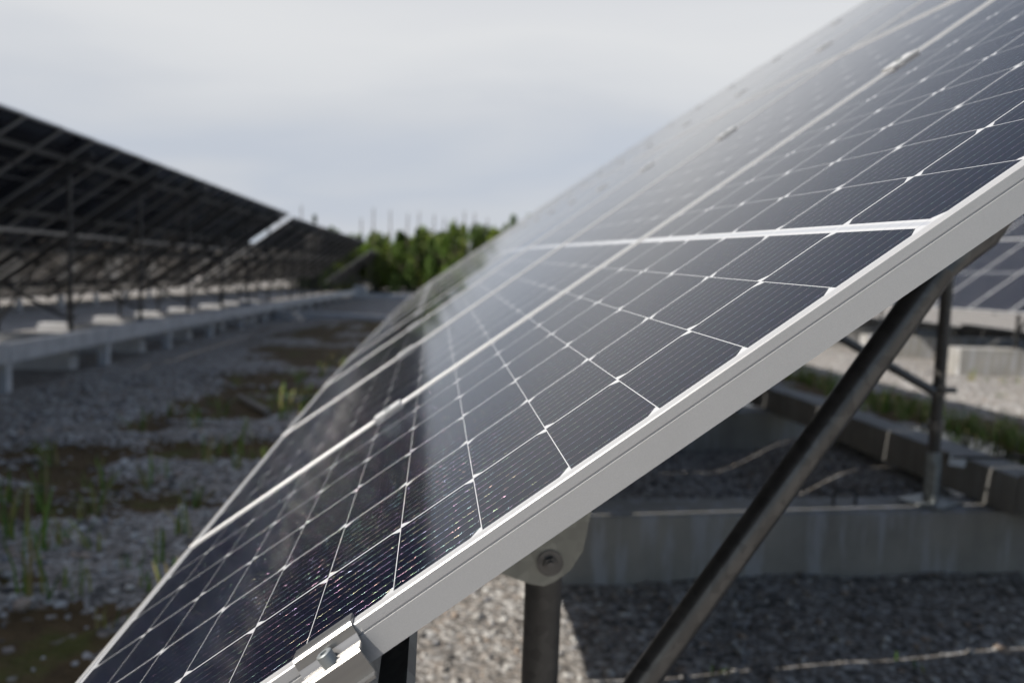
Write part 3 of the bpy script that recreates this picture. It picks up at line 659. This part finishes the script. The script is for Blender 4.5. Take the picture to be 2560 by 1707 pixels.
# ------------------------------------------------------------------ trees
def crown_mesh(c, rad, h, n, base, seed):
    r = np.random.default_rng(seed)
    nb = 9; bc = np.stack([r.normal(0, .34, nb), r.normal(0, .34, nb), r.uniform(.1, .95, nb)], -1)
    bc[:, :2] *= (1.15 - bc[:, 2:3]); br = r.uniform(.20, .40, nb) * (1.2 - .6 * bc[:, 2])
    k = r.integers(0, nb, n); d = r.normal(size=(n, 3)); d /= np.linalg.norm(d, axis=1, keepdims=True); p = bc[k] + d * (br[k] * r.uniform(.55, 1.1, n))[:, None] * np.array([1, 1, .55])
    P_ = np.array(c) + p * np.array([rad, rad, h]); s = r.uniform(.08, .17, n)[:, None]
    a = r.normal(size=(n, 3)); a /= np.linalg.norm(a, axis=1, keepdims=True); b_ = np.cross(a, r.normal(size=(n, 3))); b_ /= np.linalg.norm(b_, axis=1, keepdims=True)
    V = np.stack([P_ - a * s, P_ + b_ * s * .55, P_ + a * s, P_ - b_ * s * .55], 1).reshape(-1, 3)
    F = np.arange(n * 4).reshape(-1, 4); t = np.array(base)[None] * (r.uniform(.55, 1.35, nb)[k] * r.uniform(.7, 1.3, n))[:, None]
    return V, F, np.repeat(t, 4, 0)
def trunk_geo(mb, x, y, z, h, r): 
    mb.tube((x, y, z - .3), (x, y, z + h * .8), r, 6, r * .35)
    for k in range(4):
        a = random.uniform(0, 6.28); zz = z + h * random.uniform(.3, .65); mb.tube((x, y, zz), (x + math.cos(a) * h * .2, y + math.sin(a) * h * .2, zz + h * .18), r * .4, 5, r * .15)
GREENS = [(0.17, 0.25, 0.04), (0.13, 0.21, 0.034), (0.21, 0.27, 0.045), (0.09, 0.15, 0.03), (0.15, 0.20, 0.05)]
wv, wf, wtn, nb_ = [], [], [], 0
tr = MB()
for i in range(150):
    x = random.uniform(76, 96); y = random.uniform(-14, 12); z = gzs(x, y); top = 1.9 + 0.02 * (x - 76) + random.gauss(0, .4) - .05 * max(0, y - 1) + min(1.5, .18 * max(0, 1 - y))
    h = top - z; V, F, T = crown_mesh((x, y, z + .25), random.uniform(1.3, 2.0), h * .95, 1300, random.choice(GREENS), 100 + i)
    wv.append(V); wf.append(F + nb_); wtn.append(T); nb_ += len(V); trunk_geo(tr, x, y, z, h, .07)
tb = len(tr.v); TV = np.array([v[:] for v in tr.v]); 
def quadify(fs):
    out = []
    for f in fs:
        if len(f) == 4: out.append(f)
        elif len(f) > 4:
            for i in range(1, len(f) - 1, 2): out.append((f[0], f[i], f[i + 1], f[min(i + 2, len(f) - 1)]))
    return [q for q in out if len(set(q)) == 4]
TF = np.array(quadify(tr.f))
wv.append(TV); wf.append(TF + nb_); wtn.append(np.tile(np.array([[.15, .12, .095]]), (len(TV), 1)))
tag(np_mesh("woodland", np.concatenate(wv), np.concatenate(wf), M['leaf'], False, np.concatenate(wtn)), "green bushy woodland closing the view beyond the rows", None, None, "stuff")
def tree(label, x, y, top, rad, n, base, seed, group=None, dz=0.25, name="leafy_tree"):
    z = gzs(x, y); root = empty(name, (x, y, z)); tag(root, label, "tree", group)
    V, F, T = crown_mesh((0, 0, dz), rad, (top - z) * .95 - dz, n, base, seed); c = np_mesh("crown", V, F, M['leaf'], False, T); c.parent = root
    mb = MB(); trunk_geo(mb, 0, 0, 0, top - z, .09); mb.build("trunk", M['bark'], root, True)
tree("round bushy tree standing clear left of the woodland, behind the small dark rows", 78, 8.4, 3.0, 1.7, 4200, GREENS[1], 900)
tree("lone slim treetop poking up behind the second dark row", 80, 10.1, 3.7, .8, 1500, GREENS[3], 901, dz=2.2, name="slim_tree")
tree("taller pointed tree rising from the middle of the woodland", 77, -.1, 2.9, 1.1, 1500, GREENS[3], 902)
tree("bushy tree at the right end of the woodland, beside the panels", 77, -5.6, 3.2, 1.9, 2400, GREENS[2], 903)
for i, (px, tp) in enumerate([(11.9, 4.5), (5.2, 4.5), (3.7, 4.3), (2.2, 4.1), (1.1, 4.3), (-.2, 4.1), (-1.2, 3.8), (-2.2, 3.9), (-3.1, 4.5), (-3.9, 4.4), (-5.2, 4.0), (6.3, 3.5)]):
    z = gzs(84, px); o = MB().tube((0, 0, -.2), (random.uniform(-.1, .1), random.uniform(-.1, .1), tp - z), .075, 6, .045).build("bare_trunk", M['bark'], None, True); o.location = (84, px, z)
    for_ = tag(o, "thin bare leafless trunk standing up above the woodland", "tree trunk", "bare trunks above the woodland")
